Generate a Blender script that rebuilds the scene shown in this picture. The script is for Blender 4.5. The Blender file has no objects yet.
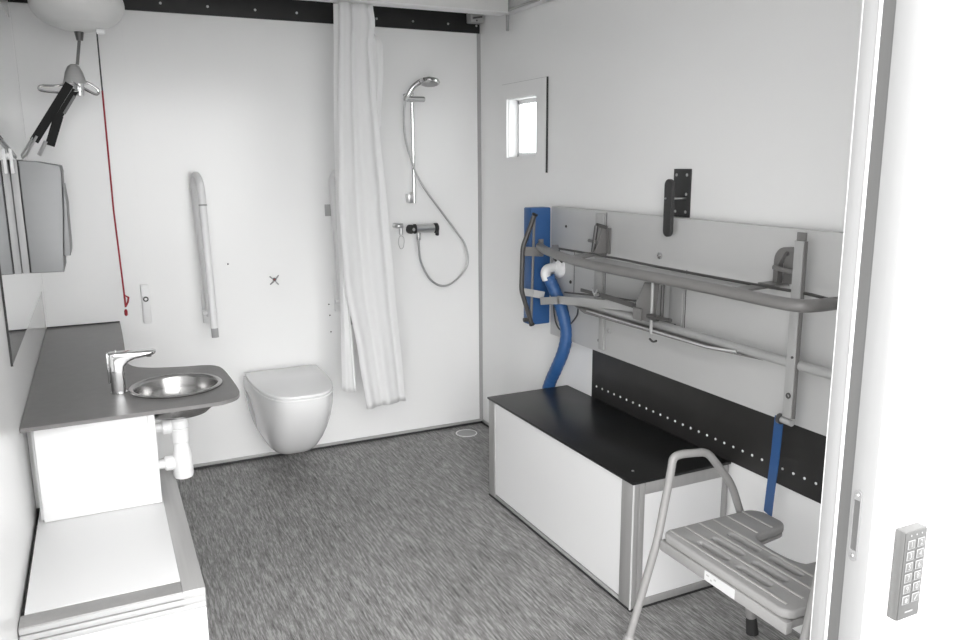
import bpy, bmesh, math, random
from mathutils import Vector, Matrix
random.seed(7)
S = bpy.context.scene
COL = S.collection
PI = math.pi

# ------------------------------------------------------------------ materials
def mat(name, col, rough=.5, metal=0., spec=.5, bump=None, vary=None, coat=0.):
    m = bpy.data.materials.new(name); m.use_nodes = True
    nt = m.node_tree; b = nt.nodes['Principled BSDF']
    c = col if isinstance(col, tuple) else (col, col, col)
    b.inputs['Base Color'].default_value = (*c, 1)
    b.inputs['Roughness'].default_value = rough
    b.inputs['Metallic'].default_value = metal
    b.inputs['Specular IOR Level'].default_value = spec
    b.inputs['Coat Weight'].default_value = coat
    tc = nt.nodes.new('ShaderNodeTexCoord')
    if vary:                                   # (scale xyz, amount)
        mp = nt.nodes.new('ShaderNodeMapping'); mp.inputs['Scale'].default_value = vary[0]
        nz = nt.nodes.new('ShaderNodeTexNoise'); nz.inputs['Scale'].default_value = 1; nz.inputs['Detail'].default_value = 5
        rp = nt.nodes.new('ShaderNodeMapRange'); a = vary[1]
        rp.inputs['From Min'].default_value = .3; rp.inputs['From Max'].default_value = .7
        rp.inputs['To Min'].default_value = 1 - a; rp.inputs['To Max'].default_value = 1 + a
        mx = nt.nodes.new('ShaderNodeMix'); mx.data_type = 'RGBA'; mx.blend_type = 'MULTIPLY'; mx.inputs[0].default_value = 1
        nt.links.new(tc.outputs['Object'], mp.inputs[0]); nt.links.new(mp.outputs[0], nz.inputs['Vector'])
        nt.links.new(nz.outputs['Fac'], rp.inputs['Value'])
        mx.inputs[6].default_value = (*c, 1); nt.links.new(rp.outputs[0], mx.inputs[7])
        nt.links.new(mx.outputs[2], b.inputs['Base Color'])
    if bump:                                   # (scale, strength)
        nz = nt.nodes.new('ShaderNodeTexNoise'); nz.inputs['Scale'].default_value = bump[0]
        bp = nt.nodes.new('ShaderNodeBump'); bp.inputs['Strength'].default_value = bump[1]; bp.inputs['Distance'].default_value = .002
        nt.links.new(tc.outputs['Object'], nz.inputs['Vector'])
        nt.links.new(nz.outputs['Fac'], bp.inputs['Height']); nt.links.new(bp.outputs[0], b.inputs['Normal'])
    return m

M = {}
M['wall'] = mat('white_laminate_wall', (.865, .865, .86), .21, spec=.45, vary=((1.5, 1.5, 1.5), .012))
M['ceiling'] = mat('ceiling_white', .82, .6)
M['panel'] = mat('white_panel', (.80, .80, .80), .35, vary=((2, 2, 2), .01))
M['gloss'] = mat('white_ceramic', (.75, .75, .75), .12, spec=.5, bump=(3, .02))
M['lid'] = mat('toilet_lid_plastic', (.83, .83, .83), .25, bump=(3, .02))
M['plastic'] = mat('white_plastic', (.82, .82, .82), .35, vary=((4, 4, 4), .015))
M['motor'] = mat('hoist_housing_plastic', (.72, .72, .71), .35, vary=((4, 4, 4), .02))
M['seam'] = mat('joint_grey', .38, .6, vary=((9, 9, 9), .05))
M['dark_seam'] = mat('dark_sealant', .03, .6, vary=((9, 9, 9), .1))
M['alu'] = mat('brushed_aluminium', (.40, .395, .39), .45, .35, vary=((70, 70, 3), .035))
M['alu_y'] = mat('brushed_aluminium_lengthwise', (.50, .495, .49), .45, .35, vary=((90, 3, 90), .05))
M['alu_lt'] = mat('white_coated_aluminium', (.78, .78, .78), .35, .0, vary=((60, 60, 3), .02))
M['steel'] = mat('stainless_steel', (.60, .60, .60), .28, 1., vary=((4, 4, 90), .05))
M['sheet'] = mat('stainless_sheet', (.26, .263, .267), .5, .55, vary=((4, 4, 40), .012))
M['sheet_lt'] = mat('pale_back_plate', (.42, .42, .42), .5, .2, vary=((4, 4, 40), .012))
M['chrome'] = mat('chrome', (.66, .66, .66), .09, 1., bump=(5, .01))
M['bowl'] = mat('polished_basin_steel', (.46, .455, .45), .24, 1., bump=(8, .04))
M['counter'] = mat('grey_compact_laminate', (.165, .16, .157), .36, spec=.5, vary=((30, 30, 30), .05))
M['black'] = mat('black_laminate', (.013, .013, .013), .36, spec=.4, vary=((9, 9, 9), .12))
M['charcoal'] = mat('charcoal_strip', (.028, .027, .026), .45, spec=.4, vary=((8, 8, 8), .12))
M['band'] = mat('black_wall_band', (.016, .016, .016), .5, spec=.3, vary=((12, 12, 12), .15))
M['blackplate'] = mat('black_powder_coat', (.035, .035, .035), .5, bump=(300, .1))
M['webbing'] = mat('black_webbing', (.012, .012, .012), .8, bump=(500, .4))
M['greyweb'] = mat('grey_webbing', (.22, .22, .22), .8, bump=(500, .4))
M['board'] = mat('grey_table_board', (.56, .56, .555), .4, spec=.4, vary=((2, 2, 2), .02))
M['grey'] = mat('grey_coated_tube', (.185, .18, .176), .36, spec=.5, vary=((5, 5, 5), .05))
M['dkgrey'] = mat('dark_grey_steel', (.07, .068, .066), .35, spec=.5, vary=((5, 5, 5), .08))
M['ltgrey'] = mat('light_grey_coated_metal', (.40, .40, .395), .38, vary=((5, 5, 5), .03))
M['blue'] = mat('blue_vinyl', (.028, .10, .27), .45, bump=(60, .1))
M['red'] = mat('red_cord', (.33, .012, .022), .6, bump=(600, .2))
M['cordgrey'] = mat('grey_cord', .06, .6, bump=(600, .2))
M['stool'] = mat('grey_stool_plastic', (.34, .335, .33), .5, bump=(400, .15))
M['stooltube'] = mat('grey_stool_tube', (.29, .285, .28), .35, spec=.5, vary=((6, 6, 6), .04))
M['rubber'] = mat('dark_rubber', (.03, .03, .03), .7, bump=(200, .1))
M['rib'] = mat('stool_rib_plastic', (.47, .46, .45), .45, bump=(400, .1))
M['white'] = mat('white_label', (.66, .66, .66), .5, vary=((9, 9, 9), .01))
M['railwhite'] = mat('white_ribbed_rail', .46, .4, bump=(50, .02))
M['keywhite'] = mat('white_key_print', .27, .5, bump=(50, .02))
M['keypad'] = mat('keypad_face', (.088, .088, .086), .35, bump=(300, .05))
M['keyside'] = mat('keypad_side', (.125, .125, .122), .45, bump=(300, .05))
M['doorframe'] = mat('coated_door_frame', (.36, .36, .36), .45, vary=((60, 60, 3), .02))
M['gasket'] = mat('shaded_seal_grey', (.13, .13, .128), .5, vary=((60, 60, 3), .03))  # seal grey with the shade of the groove mixed in
M['strike'] = mat('strike_plate_metal', (.28, .28, .28), .4, bump=(60, .03))
M['ext'] = mat('white_exterior_panel', (.86, .86, .86), .5, vary=((1, 1, 1), .01))
M['cloth'] = None

m = bpy.data.materials.new('curtain_cloth'); m.use_nodes = True
nt = m.node_tree; b = nt.nodes['Principled BSDF']; b.inputs['Base Color'].default_value = (.93, .93, .93, 1); b.inputs['Roughness'].default_value = .6
tl = nt.nodes.new('ShaderNodeBsdfTranslucent'); tl.inputs[0].default_value = (.93, .93, .93, 1)
ms = nt.nodes.new('ShaderNodeMixShader'); ms.inputs[0].default_value = .5
wv = nt.nodes.new('ShaderNodeTexNoise'); wv.inputs['Scale'].default_value = 260
bp = nt.nodes.new('ShaderNodeBump'); bp.inputs['Strength'].default_value = .08
nt.links.new(wv.outputs['Fac'], bp.inputs['Height']); nt.links.new(bp.outputs[0], b.inputs['Normal'])
nt.links.new(b.outputs[0], ms.inputs[1]); nt.links.new(tl.outputs[0], ms.inputs[2]); nt.links.new(ms.outputs[0], nt.nodes['Material Output'].inputs[0])
M['cloth'] = m

m = bpy.data.materials.new('window_glass'); m.use_nodes = True
nt = m.node_tree; nt.nodes.remove(nt.nodes['Principled BSDF'])
tr = nt.nodes.new('ShaderNodeBsdfTransparent'); tr.inputs[0].default_value = (.93, .95, .95, 1)
gl = nt.nodes.new('ShaderNodeBsdfGlossy'); gl.inputs['Roughness'].default_value = .02
ms = nt.nodes.new('ShaderNodeMixShader'); ms.inputs[0].default_value = .06
nt.links.new(tr.outputs[0], ms.inputs[1]); nt.links.new(gl.outputs[0], ms.inputs[2])
nt.links.new(ms.outputs[0], nt.nodes['Material Output'].inputs[0]); M['glass'] = m

m = bpy.data.materials.new('mirror_glass'); m.use_nodes = True
b = m.node_tree.nodes['Principled BSDF']; b.inputs['Base Color'].default_value = (.86, .87, .87, 1); b.inputs['Metallic'].default_value = 1; b.inputs['Roughness'].default_value = .03
M['mirror'] = m

# vinyl floor with short dark and light streaks running towards the back wall
m = bpy.data.materials.new('streaked_vinyl_floor'); m.use_nodes = True
nt = m.node_tree; b = nt.nodes['Principled BSDF']
tc = nt.nodes.new('ShaderNodeTexCoord')
def fnoise(sc, det, rough=.6, dist=0.):
    mp = nt.nodes.new('ShaderNodeMapping'); mp.inputs['Scale'].default_value = sc; mp.inputs['Rotation'].default_value = (0, 0, .05)
    n = nt.nodes.new('ShaderNodeTexNoise'); n.inputs['Scale'].default_value = 1; n.inputs['Detail'].default_value = det
    n.inputs['Roughness'].default_value = rough; n.inputs['Distortion'].default_value = dist
    nt.links.new(tc.outputs['Object'], mp.inputs[0]); nt.links.new(mp.outputs[0], n.inputs['Vector']); return n
n1 = fnoise((120, 9, 1), 5, .66, .35); n2 = fnoise((300, 30, 1), 3, .6, .2); n3 = fnoise((2.5, 1.5, 1), 2)
ad = nt.nodes.new('ShaderNodeMath'); ad.operation = 'ADD'
nt.links.new(n1.outputs['Fac'], ad.inputs[0])
mu = nt.nodes.new('ShaderNodeMath'); mu.operation = 'MULTIPLY'; mu.inputs[1].default_value = .55
nt.links.new(n2.outputs['Fac'], mu.inputs[0]); nt.links.new(mu.outputs[0], ad.inputs[1])
ad2 = nt.nodes.new('ShaderNodeMath'); ad2.operation = 'MULTIPLY_ADD'; ad2.inputs[1].default_value = .18
nt.links.new(n3.outputs['Fac'], ad2.inputs[0]); nt.links.new(ad.outputs[0], ad2.inputs[2])
cr = nt.nodes.new('ShaderNodeValToRGB'); e = cr.color_ramp.elements
e[0].position = .67; e[0].color = (.085, .083, .081, 1); e[1].position = 1.0; e[1].color = (.42, .415, .41, 1)
x_ = cr.color_ramp.elements.new(.80); x_.color = (.20, .196, .192, 1)
x_ = cr.color_ramp.elements.new(.90); x_.color = (.265, .26, .256, 1)
nt.links.new(ad2.outputs[0], cr.inputs[0]); n4 = fnoise((190, 13, 1), 2, .5, .1)
st_ = nt.nodes.new('ShaderNodeMapRange'); st_.inputs['From Min'].default_value = .64; st_.inputs['From Max'].default_value = .72; st_.inputs['To Min'].default_value = 1; st_.inputs['To Max'].default_value = .45
nt.links.new(n4.outputs['Fac'], st_.inputs['Value'])
mf = nt.nodes.new('ShaderNodeMix'); mf.data_type = 'RGBA'; mf.blend_type = 'MULTIPLY'; mf.inputs[0].default_value = 1
nt.links.new(cr.outputs[0], mf.inputs[6]); nt.links.new(st_.outputs[0], mf.inputs[7]); nt.links.new(mf.outputs[2], b.inputs['Base Color'])
b.inputs['Roughness'].default_value = .45
bp = nt.nodes.new('ShaderNodeBump'); bp.inputs['Strength'].default_value = .15; bp.inputs['Distance'].default_value = .001
nt.links.new(ad.outputs[0], bp.inputs['Height']); nt.links.new(bp.outputs[0], b.inputs['Normal']); M['floor'] = m

m = mat('pale_gravel_ground', (.34, .34, .34), .9, vary=((20, 20, 20), .25)); M['ground'] = m

# ------------------------------------------------------------------ mesh helpers
def smoothpath(pts, n=8, closed=False):
    P = [Vector(p) for p in pts]; out = []; N = len(P)
    rng = N if closed else N - 1
    for i in range(rng):
        p1, p2 = P[i], P[(i + 1) % N]
        p0 = P[(i - 1) % N] if (closed or i > 0) else p1
        p3 = P[(i + 2) % N] if (closed or i + 2 < N) else p2
        for k in range(n):
            t = k / n
            out.append(.5 * ((2 * p1) + (p2 - p0) * t + (2 * p0 - 5 * p1 + 4 * p2 - p3) * t * t + (3 * p1 - p0 - 3 * p2 + p3) * t ** 3))
    if not closed: out.append(P[-1])
    return out

def fillet(pts, r, n=6):
    P = [Vector(p) for p in pts]; out = [P[0]]
    for i in range(1, len(P) - 1):
        a = (P[i - 1] - P[i]); c = (P[i + 1] - P[i]); rr = min(r, a.length * .48, c.length * .48)
        a = P[i] + a.normalized() * rr; c = P[i] + c.normalized() * rr
        for k in range(n + 1):
            t = k / n; out.append((1 - t) ** 2 * a + 2 * t * (1 - t) * P[i] + t * t * c)
    out.append(P[-1]); return out

class MB:
    def __init__(s): s.bm = bmesh.new()
    def box(s, x0, x1, y0, y1, z0, z1, bev=0., rot=None, piv=None):
        tmp = bmesh.new(); bmesh.ops.create_cube(tmp, size=1)
        for v in tmp.verts: v.co = Vector((x0 + (v.co.x + .5) * (x1 - x0), y0 + (v.co.y + .5) * (y1 - y0), z0 + (v.co.z + .5) * (z1 - z0)))
        if bev: bmesh.ops.bevel(tmp, geom=tmp.edges[:], offset=bev, segments=2, affect='EDGES', profile=.5)
        if rot:
            c = Vector(piv) if piv else Vector(((x0 + x1) / 2, (y0 + y1) / 2, (z0 + z1) / 2))
            R = Matrix.Rotation(rot[0], 3, rot[1])
            for v in tmp.verts: v.co = c + R @ (v.co - c)
        return s.add(tmp)
    def add(s, tmp):
        me = bpy.data.meshes.new('t'); tmp.to_mesh(me); tmp.free(); s.bm.from_mesh(me); bpy.data.meshes.remove(me); return s
    def bar(s, a, c, w, t, up=(0, 0, 1), bev=0.):
        """flat bar from a to c: w along the up direction, t across"""
        a, c = Vector(a), Vector(c); d = (c - a).normalized(); u = Vector(up); u = (u - d * u.dot(d)).normalized(); q = d.cross(u)
        tmp = bmesh.new(); bmesh.ops.create_cube(tmp, size=1); L = (c - a).length
        for v in tmp.verts: v.co = (a + c) / 2 + d * v.co.x * L + u * v.co.y * w + q * v.co.z * t
        if bev: bmesh.ops.bevel(tmp, geom=tmp.edges[:], offset=bev, segments=2, affect='EDGES', profile=.5)
        return s.add(tmp)
    def tube(s, pts, r, n=12, closed=False, cap=True, flat=1.):
        P = [Vector(p) for p in pts]; N = len(P); rings = []
        T = []
        for i in range(N):
            if closed: d = P[(i + 1) % N] - P[i - 1]
            else: d = P[min(i + 1, N - 1)] - P[max(i - 1, 0)]
            T.append(d.normalized())
        up = Vector((0, 0, 1)) if abs(T[0].z) < .9 else Vector((1, 0, 0))
        nrm = (up - T[0] * up.dot(T[0])).normalized()
        for i in range(N):
            nrm = (nrm - T[i] * nrm.dot(T[i])).normalized(); bn = T[i].cross(nrm)
            rr = r[i] if isinstance(r, (list, tuple)) else r
            rings.append([s.bm.verts.new(P[i] + (nrm * math.cos(2 * PI * k / n) + bn * math.sin(2 * PI * k / n) * flat) * rr) for k in range(n)])
        for i in range(N if closed else N - 1):
            A, B = rings[i], rings[(i + 1) % N]
            for k in range(n): s.bm.faces.new((A[k], A[(k + 1) % n], B[(k + 1) % n], B[k]))
        if cap and not closed:
            s.bm.faces.new(rings[0][::-1]); s.bm.faces.new(rings[-1])
        return s
    def lathe(s, c, prof, axis='Z', n=32, sx=1., sy=1., closed=False):
        """prof: list of (radius, height); axis: the direction heights run in"""
        c = Vector(c); d = Vector(axis) if not isinstance(axis, str) else Vector({'X': (1, 0, 0), 'Y': (0, 1, 0), 'Z': (0, 0, 1)}[axis])
        d.normalize(); a = Vector((1, 0, 0)) if abs(d.x) < .9 else Vector((0, 1, 0))
        a = (a - d * a.dot(d)).normalized(); q = d.cross(a); rings = []
        for r, h in prof:
            rings.append([s.bm.verts.new(c + d * h + (a * math.cos(2 * PI * k / n) * sx + q * math.sin(2 * PI * k / n) * sy) * max(r, 1e-5)) for k in range(n)])
        for i in range(len(rings) - 1 + (1 if closed else 0)):
            A, B = rings[i], rings[(i + 1) % len(rings)]
            for k in range(n): s.bm.faces.new((A[k], A[(k + 1) % n], B[(k + 1) % n], B[k]))
        if not closed:
            s.bm.faces.new(rings[0][::-1]); s.bm.faces.new(rings[-1])
        return s
    def prism(s, outline, h, holes=(), bev=0.):
        """outline: list of 3D points in one plane, h: extrusion vector"""
        tmp = bmesh.new(); edges = []
        for loop in [outline, *holes]:
            vs = [tmp.verts.new(p) for p in loop]
            edges += [tmp.edges.new((vs[i], vs[(i + 1) % len(vs)])) for i in range(len(vs))]
        if holes:
            bmesh.ops.triangle_fill(tmp, use_beauty=True, use_dissolve=False, edges=edges)
        else:
            tmp.faces.new(tmp.verts[:])
        g = bmesh.ops.extrude_face_region(tmp, geom=tmp.faces[:])
        bmesh.ops.translate(tmp, vec=Vector(h), verts=[v for v in g['geom'] if isinstance(v, bmesh.types.BMVert)])
        bmesh.ops.recalc_face_normals(tmp, faces=tmp.faces[:])
        if bev:
            hd = Vector(h).normalized()
            es = [e for e in tmp.edges if len(e.link_faces) == 2 and e.calc_face_angle(0) > .8 and abs((e.verts[0].co - e.verts[1].co).normalized().dot(hd)) < .5]
            bmesh.ops.bevel(tmp, geom=es, offset=bev, segments=3, affect='EDGES', profile=.5)
        return s.add(tmp)
    def build(s, name, m, parent=None, loc=None, sm=True, ang=35):
        off = Vector(parent['_loc']) if parent is not None else Vector(loc or (0, 0, 0))
        bmesh.ops.recalc_face_normals(s.bm, faces=s.bm.faces[:])
        for v in s.bm.verts: v.co -= off
        me = bpy.data.meshes.new(name); s.bm.to_mesh(me); s.bm.free()
        if sm:
            for p in me.polygons: p.use_smooth = True
            me.set_sharp_from_angle(angle=math.radians(ang))
        me.materials.append(m)
        o = bpy.data.objects.new(name, me); COL.objects.link(o)
        if parent is not None: o.parent = parent; o['_loc'] = parent['_loc']
        else: o.location = off; o['_loc'] = tuple(off)
        return o

def tag(o, label=None, cat=None, group=None, kind=None):
    if label: o['label'] = label
    if cat: o['category'] = cat
    if group: o['group'] = group
    if kind: o['kind'] = kind
    return o
def thing(name, loc, label, cat, group=None):
    o = bpy.data.objects.new(name, None); COL.objects.link(o); o.location = loc; o['_loc'] = tuple(loc); o.empty_display_size = .05
    return tag(o, label, cat, group)
def struct(name, mb, m, parent=None, loc=None, **k):
    o = mb.build(name, m, parent, loc, **k)
    if parent is None: o['kind'] = 'structure'
    return o
def screw(parent, c, axis, r=.004, m='steel', name='screw', h=.003):
    return MB().lathe(c, [(r, -.001), (r, h * .4), (r * .6, h)], axis, 10).build(name, M[m], parent)
def ell(cx, cy, z, rx, ry, n=40): return [(cx + rx * math.cos(2 * PI * k / n), cy + ry * math.sin(2 * PI * k / n), z) for k in range(n)]
def slot(x, y0, y1, z, r, n=8):
    p = []
    for k in range(n + 1): a = PI * k / n; p.append((x + r * math.cos(a), y1 - r + r * math.sin(a), z))
    for k in range(n + 1): a = PI + PI * k / n; p.append((x + r * math.cos(a), y0 + r + r * math.sin(a), z))
    return p

LX = -2.235; CZ = 2.42; NY = -3.01; OY = -3.12; JX = -.66; DX0 = -2.16; DTOP = 2.12
# ------------------------------------------------------------------ the room
struct('floor', MB().box(LX - .08, .08, OY, .08, -.06, 0), M['floor'])
struct('ceiling', MB().box(LX - .08, .08, OY, .08, CZ, CZ + .06), M['ceiling'])
wb = struct('wall_back', MB().box(LX, 0, 0, .08, 0, CZ), M['wall'])
MB().box(-1.795, -1.79, -.0015, .001, .02, 2.225).build('panel_joint', M['wall'], wb)
struct('wall_left', MB().box(LX - .08, LX, OY, .08, 0, CZ), M['wall'])
W0, W1, WZ0, WZ1 = -.655, -.345, 1.56, 1.855
w = MB(); w.box(0, .08, OY, W0, 0, CZ); w.box(0, .08, W1, .08, 0, CZ); w.box(0, .08, W0, W1, 0, WZ0); w.box(0, .08, W0, W1, WZ1, CZ)
wr = struct('wall_right', w, M['wall'])
w = MB(); w.box(JX + .0, .08, OY, NY, 0, CZ); w.box(LX, DX0, OY, NY, 0, CZ); w.box(DX0, JX, OY, NY, DTOP, CZ)
struct('wall_front', w, M['wall'])
# exterior skin of the cabin around the doorway
w = MB(); w.box(JX + .055, .9, OY - .012, OY, -.3, 2.7); w.box(LX - .4, DX0, OY - .012, OY, -.3, 2.7); w.box(DX0, JX + .055, OY - .012, OY, DTOP, 2.7); w.box(DX0, JX + .055, OY - .012, OY, -.3, -.005)
struct('wall_outside', w, M['ext'])
struct('floor_outside', MB().box(-9, 8, -16, OY - .02, -.36, -.3), M['ground'])
# back ceiling band with bolts
bd = struct('trim_1', MB().box(LX + .002, -.004, -.014, -.0005, 2.225, CZ - .002, .001), M['band'])
for x in (-2.1, -1.83, -1.624, -1.418, -1.2, -1.0, -.8, -.59, -.391, -.191, -.024): screw(bd, (x, -.014, 2.263), (0, -1, 0), .006)
# skirtings and corner beads
o = struct('baseboard_back', MB().box(LX, -.004, -.006, -.0005, .012, .028, .0015), M['ltgrey'])
MB().box(LX, -.004, -.008, -.0005, .0005, .012).build('sealant_line', M['dark_seam'], o)
o = struct('baseboard_right', MB().box(-.006, -.0005, -.97, -.01, .012, .028, .0015), M['ltgrey'])
MB().box(-.008, -.0005, -.97, -.01, .0005, .012).build('sealant_line', M['dark_seam'], o)
struct('baseboard_left', MB().box(LX + .0005, LX + .006, -.99, -.01, .0005, .028, .0015), M['ltgrey'])
struct('trim_2', MB().prism([(-.016, -.0005, .028), (-.0005, -.0005, .028), (-.0005, -.016, .028)], (0, 0, 2.196)), M['seam'])
struct('trim_3', MB().box(LX + .0005, LX + .008, -.008, -.0005, .81, 2.22), M['wall'])
# doorway frame on the right of the opening, seen from outside
fr = struct('door_1', MB().box(JX - .001, JX + .02, -3.0462, -3.012, 0, DTOP, .002), M['doorframe'])
MB().box(JX - .004, JX + .015, -3.0545, -3.0465, 0, DTOP, .004).build('highlight_bead', M['plastic'], fr)  # rounded lip, its highlight put in as white colour
MB().box(JX - .001, JX + .02, -3.081, -3.0548, 0, DTOP).build('shaded_seal', M['gasket'], fr)  # seal built flush, the shadow of its groove put into the grey
MB().box(JX - .002, JX + .055, -3.134, -3.081, 0, DTOP, .002).build('frame_profile', M['doorframe'], fr)
sp = MB()
sp.prism([(JX - .0025, *p) for p in [(-3.099 + .0075 * math.cos(a) * 1.2, .826 + .066 * (1 if math.sin(a) > 0 else -1) + .01 * math.sin(a)) for a in [2 * PI * (k + .5) / 24 for k in range(24)]]], (-.003, 0, 0),
         holes=[[(JX - .0025, -3.099 + a, .826 + b_) for a, b_ in ((-.007, -.052), (.007, -.052), (.007, .055), (-.007, .055))]])
st = sp.build('strike_plate', M['strike'], fr); st['label'] = 'pale rounded strike plate with a slot'
MB().box(JX - .0035, JX - .0022, -3.1065, -3.0915, .772, .884).build('strike_recess', M['gasket'], st)
screw(st, (JX - .005, -3.099, .762), (-1, 0, 0), .004, 'steel'); screw(st, (JX - .005, -3.099, .892), (-1, 0, 0), .004, 'steel')
MB().box(DX0, DX0 + .02, -3.134, -3.012, 0, DTOP, .002).build('frame_profile', M['alu_lt'], fr)
MB().box(DX0, JX, -3.134, -3.012, DTOP - .02, DTOP, .002).build('frame_profile', M['alu_lt'], fr)
# window in the right wall
wf = MB(); o_ = [(-.004, -.743, 1.49), (-.004, -.28, 1.49), (-.004, -.28, 1.93), (-.004, -.743, 1.93)]
wf.prism([(-.0005, *p[1:]) for p in o_], (-.012, 0, 0), holes=[[(-.0005, W0, WZ0), (-.0005, W1, WZ0), (-.0005, W1, WZ1), (-.0005, W0, WZ1)]])
win = struct('window_1', wf, M['wall'])
g = MB(); g.box(.0, .078, W0, W0 + .004, WZ0, WZ1); g.box(.0, .078, W1 - .004, W1, WZ0, WZ1); g.box(0, .078, W0, W1, WZ0, WZ0 + .004); g.box(0, .078, W0, W1, WZ1 - .004, WZ1)
g.build('reveal_lining', M['plastic'], win)
g = MB(); a, b_, c, d = W0 + .004, W1 - .004, WZ0 + .004, WZ1 - .004
g.box(.05, .07, a, a + .018, c, d, .002); g.box(.05, .07, b_ - .018, b_, c, d, .002); g.box(.05, .07, a, b_, c, c + .018, .002); g.box(.05, .07, a, b_, d - .018, d, .002)
sash = g.build('window_sash', M['plastic'], win)
g = MB(); q = .018; g.box(.047, .05, a + q, a + q + .003, c + q, d - q); g.box(.047, .05, b_ - q - .003, b_ - q, c + q, d - q); g.box(.047, .05, a + q, b_ - q, c + q, c + q + .003); g.box(.047, .05, a + q, b_ - q, d - q - .003, d - q)
g.build('glazing_gasket', M['seam'], sash)
MB().box(.058, .062, a + .016, b_ - .016, c + .016, d - .016).build('window_pane', M['glass'], win)
g = MB(); g.tube(fillet([(.085, -.68, 1.73), (.11, -.60, 1.73), (.115, -.575, 1.71), (.115, -.57, 1.62)], .02), .005, 8)
g.build('stay_arm', M['ltgrey'], win)['label'] = 'grey bent stay seen through the glass'
MB().box(-.009, -.0005, -.7485, -.744, 1.487, 1.932).build('painted_shadow_line', M['dark_seam'], win)  # dark strip painted in for the shadow line beside the casing
MB().box(-.007, -.0005, -.744, -.28, 1.9305, 1.9325).build('painted_shadow_line', M['seam'], win)  # grey strip standing in for the shade along the casing top

# ------------------------------------------------------------------ overhead rails and hoist
t = thing('ceiling_rail', (-1.15, -.42, 2.262), 'white ceiling track running across the room above the shower curtain', 'ceiling rail')
g = MB(); g.box(LX + .03, -.062, -.46, -.38, 2.262, 2.36, .004); g.build('rail_beam', M['motor'], t)
g = MB(); g.box(LX + .03, -.064, -.464, -.376, 2.255, 2.2615, .001); g.build('track_lip', M['panel'], t)
for x in (-2.1, -1.1, -.12): MB().box(x - .03, x + .03, -.45, -.39, 2.36, CZ, .003).build('ceiling_bracket', M['motor'], t)
MB().box(-.061, -.058, -.458, -.382, 2.264, 2.358).build('end_cap', M['seam'], t)
t = thing('ceiling_rail', (-.03, -1.6, 2.262), 'white ceiling track running along the top of the window wall', 'ceiling rail')
g = MB(); g.box(-.052, -.004, -2.98, -.40, 2.28, 2.37, .003); g.build('rail_beam', M['motor'], t)
g = MB(); g.box(-.05, -.008, -2.9, -.40, 2.262, 2.2795, .003); g.build('track_lip', M['panel'], t)
g = MB(); g.tube(fillet([(-.056, -.40, 2.268), (-.058, -.55, 2.272), (-.056, -.75, 2.268)], .1), .006, 8); g.build('cable', M['ltgrey'], t)
for y in (-.9, -1.9, -2.8): MB().box(-.05, -.004, y - .02, y + .02, 2.37, CZ, .002).build('ceiling_bracket', M['motor'], t)
t = thing('rail_end_bracket', (-.05, -.05, 2.262), 'pale metal bracket at the end of the black ceiling band in the corner', 'bracket')
g = MB(); g.box(-.085, -.008, -.075, -.015, 2.27, 2.32, .004); g.build('bracket_body', M['ltgrey'], t)
g = MB(); g.tube([(-.075, -.078, 2.29), (.0 - .02, -.078, 2.30)], .005, 8); g.build('bracket_rod', M['dkgrey'], t)
screw(t, (-.05, -.075, 2.28), (0, -1, 0), .005, 'dkgrey')
g = MB(); g.tube([(-.028, -.384, 2.261), (-.028, -.384, 2.185)], .008, 10)
tag(g.build('hanging_plug', M['seam'], None, (-.028, -.384, 2.185)), 'small grey plug hanging from the track above the window', 'plug')

HX, HY = -1.972, -.42
t = thing('ceiling_hoist', (HX, HY, 2.06), 'white domed lifting hoist hanging from the ceiling track over the sink counter', 'hoist')
EL = lambda rx, rz, zc, a0, a1, n=14: [(max(.001, rx * math.sin(math.radians(a0 + (a1 - a0) * k / n))), zc - rz * math.cos(math.radians(a0 + (a1 - a0) * k / n))) for k in range(n + 1)]
MB().lathe((HX + .004, HY, 0), EL(.172, .105, 2.165, 40, 120) + [(.10, 2.24)], 'Z', 48).build('motor_housing', M['motor'], t)
MB().lathe((HX + .004, HY, 0), EL(.160, .100, 2.160, 0, 70) + [(.10, 2.14)], 'Z', 48).build('housing_cover', M['motor'], t)
MB().box(HX - .025, HX + .025, HY - .025, HY + .025, 2.22, 2.256, .003).build('trolley', M['motor'], t)
g = MB(); g.lathe((HX, HY, 0), [(.012, 2.028), (.016, 2.05), (.018, 2.062)], 'Z', 16); g.build('strap_guide', M['dkgrey'], t)
g = MB(); g.bar((HX, HY, 2.04), (HX - .018, HY, 1.935), .012, .003, (1, 0, 0)); g.build('lifting_tape', M['dkgrey'], t)
MB().box(HX + .062, HX + .094, HY - .05, HY - .03, 2.052, 2.070, .003).build('cable_outlet', M['plastic'], t)
t = thing('spreader_bar', (-2.02, HY, 1.83), 'chrome spreader bar with wire hooks below the domed hoist', 'spreader bar')
g = MB(); g.lathe((-2.005, HY, 0), [(.008, 1.937), (.022, 1.928), (.033, 1.905), (.040, 1.875), (.045, 1.862), (.02, 1.858)], 'Z', 24, sy=.6); g.build('hub', M['steel'], t)
hk = []
g = MB(); g.tube(smoothpath([(-2.045, HY, 1.863), (-1.99, HY - .01, 1.872), (-1.95, HY, 1.862), (-1.922, HY, 1.838), (-1.93, HY, 1.822), (-1.955, HY, 1.832), (-1.985, HY, 1.85)], 6), .0055, 8); g.build('hook', M['chrome'], t)
g = MB(); g.tube(smoothpath([(-2.02, HY, 1.865), (-2.07, HY, 1.852), (-2.125, HY, 1.850), (-2.135, HY, 1.836), (-2.11, HY, 1.828), (-2.06, HY, 1.825)], 6), .005, 8); g.build('hook', M['chrome'], t)
g = MB(); g.lathe((-1.992, HY, 0), [(.016, 1.815), (.018, 1.84), (.02, 1.862)], 'Z', 16); g.build('swivel', M['steel'], t)
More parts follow.
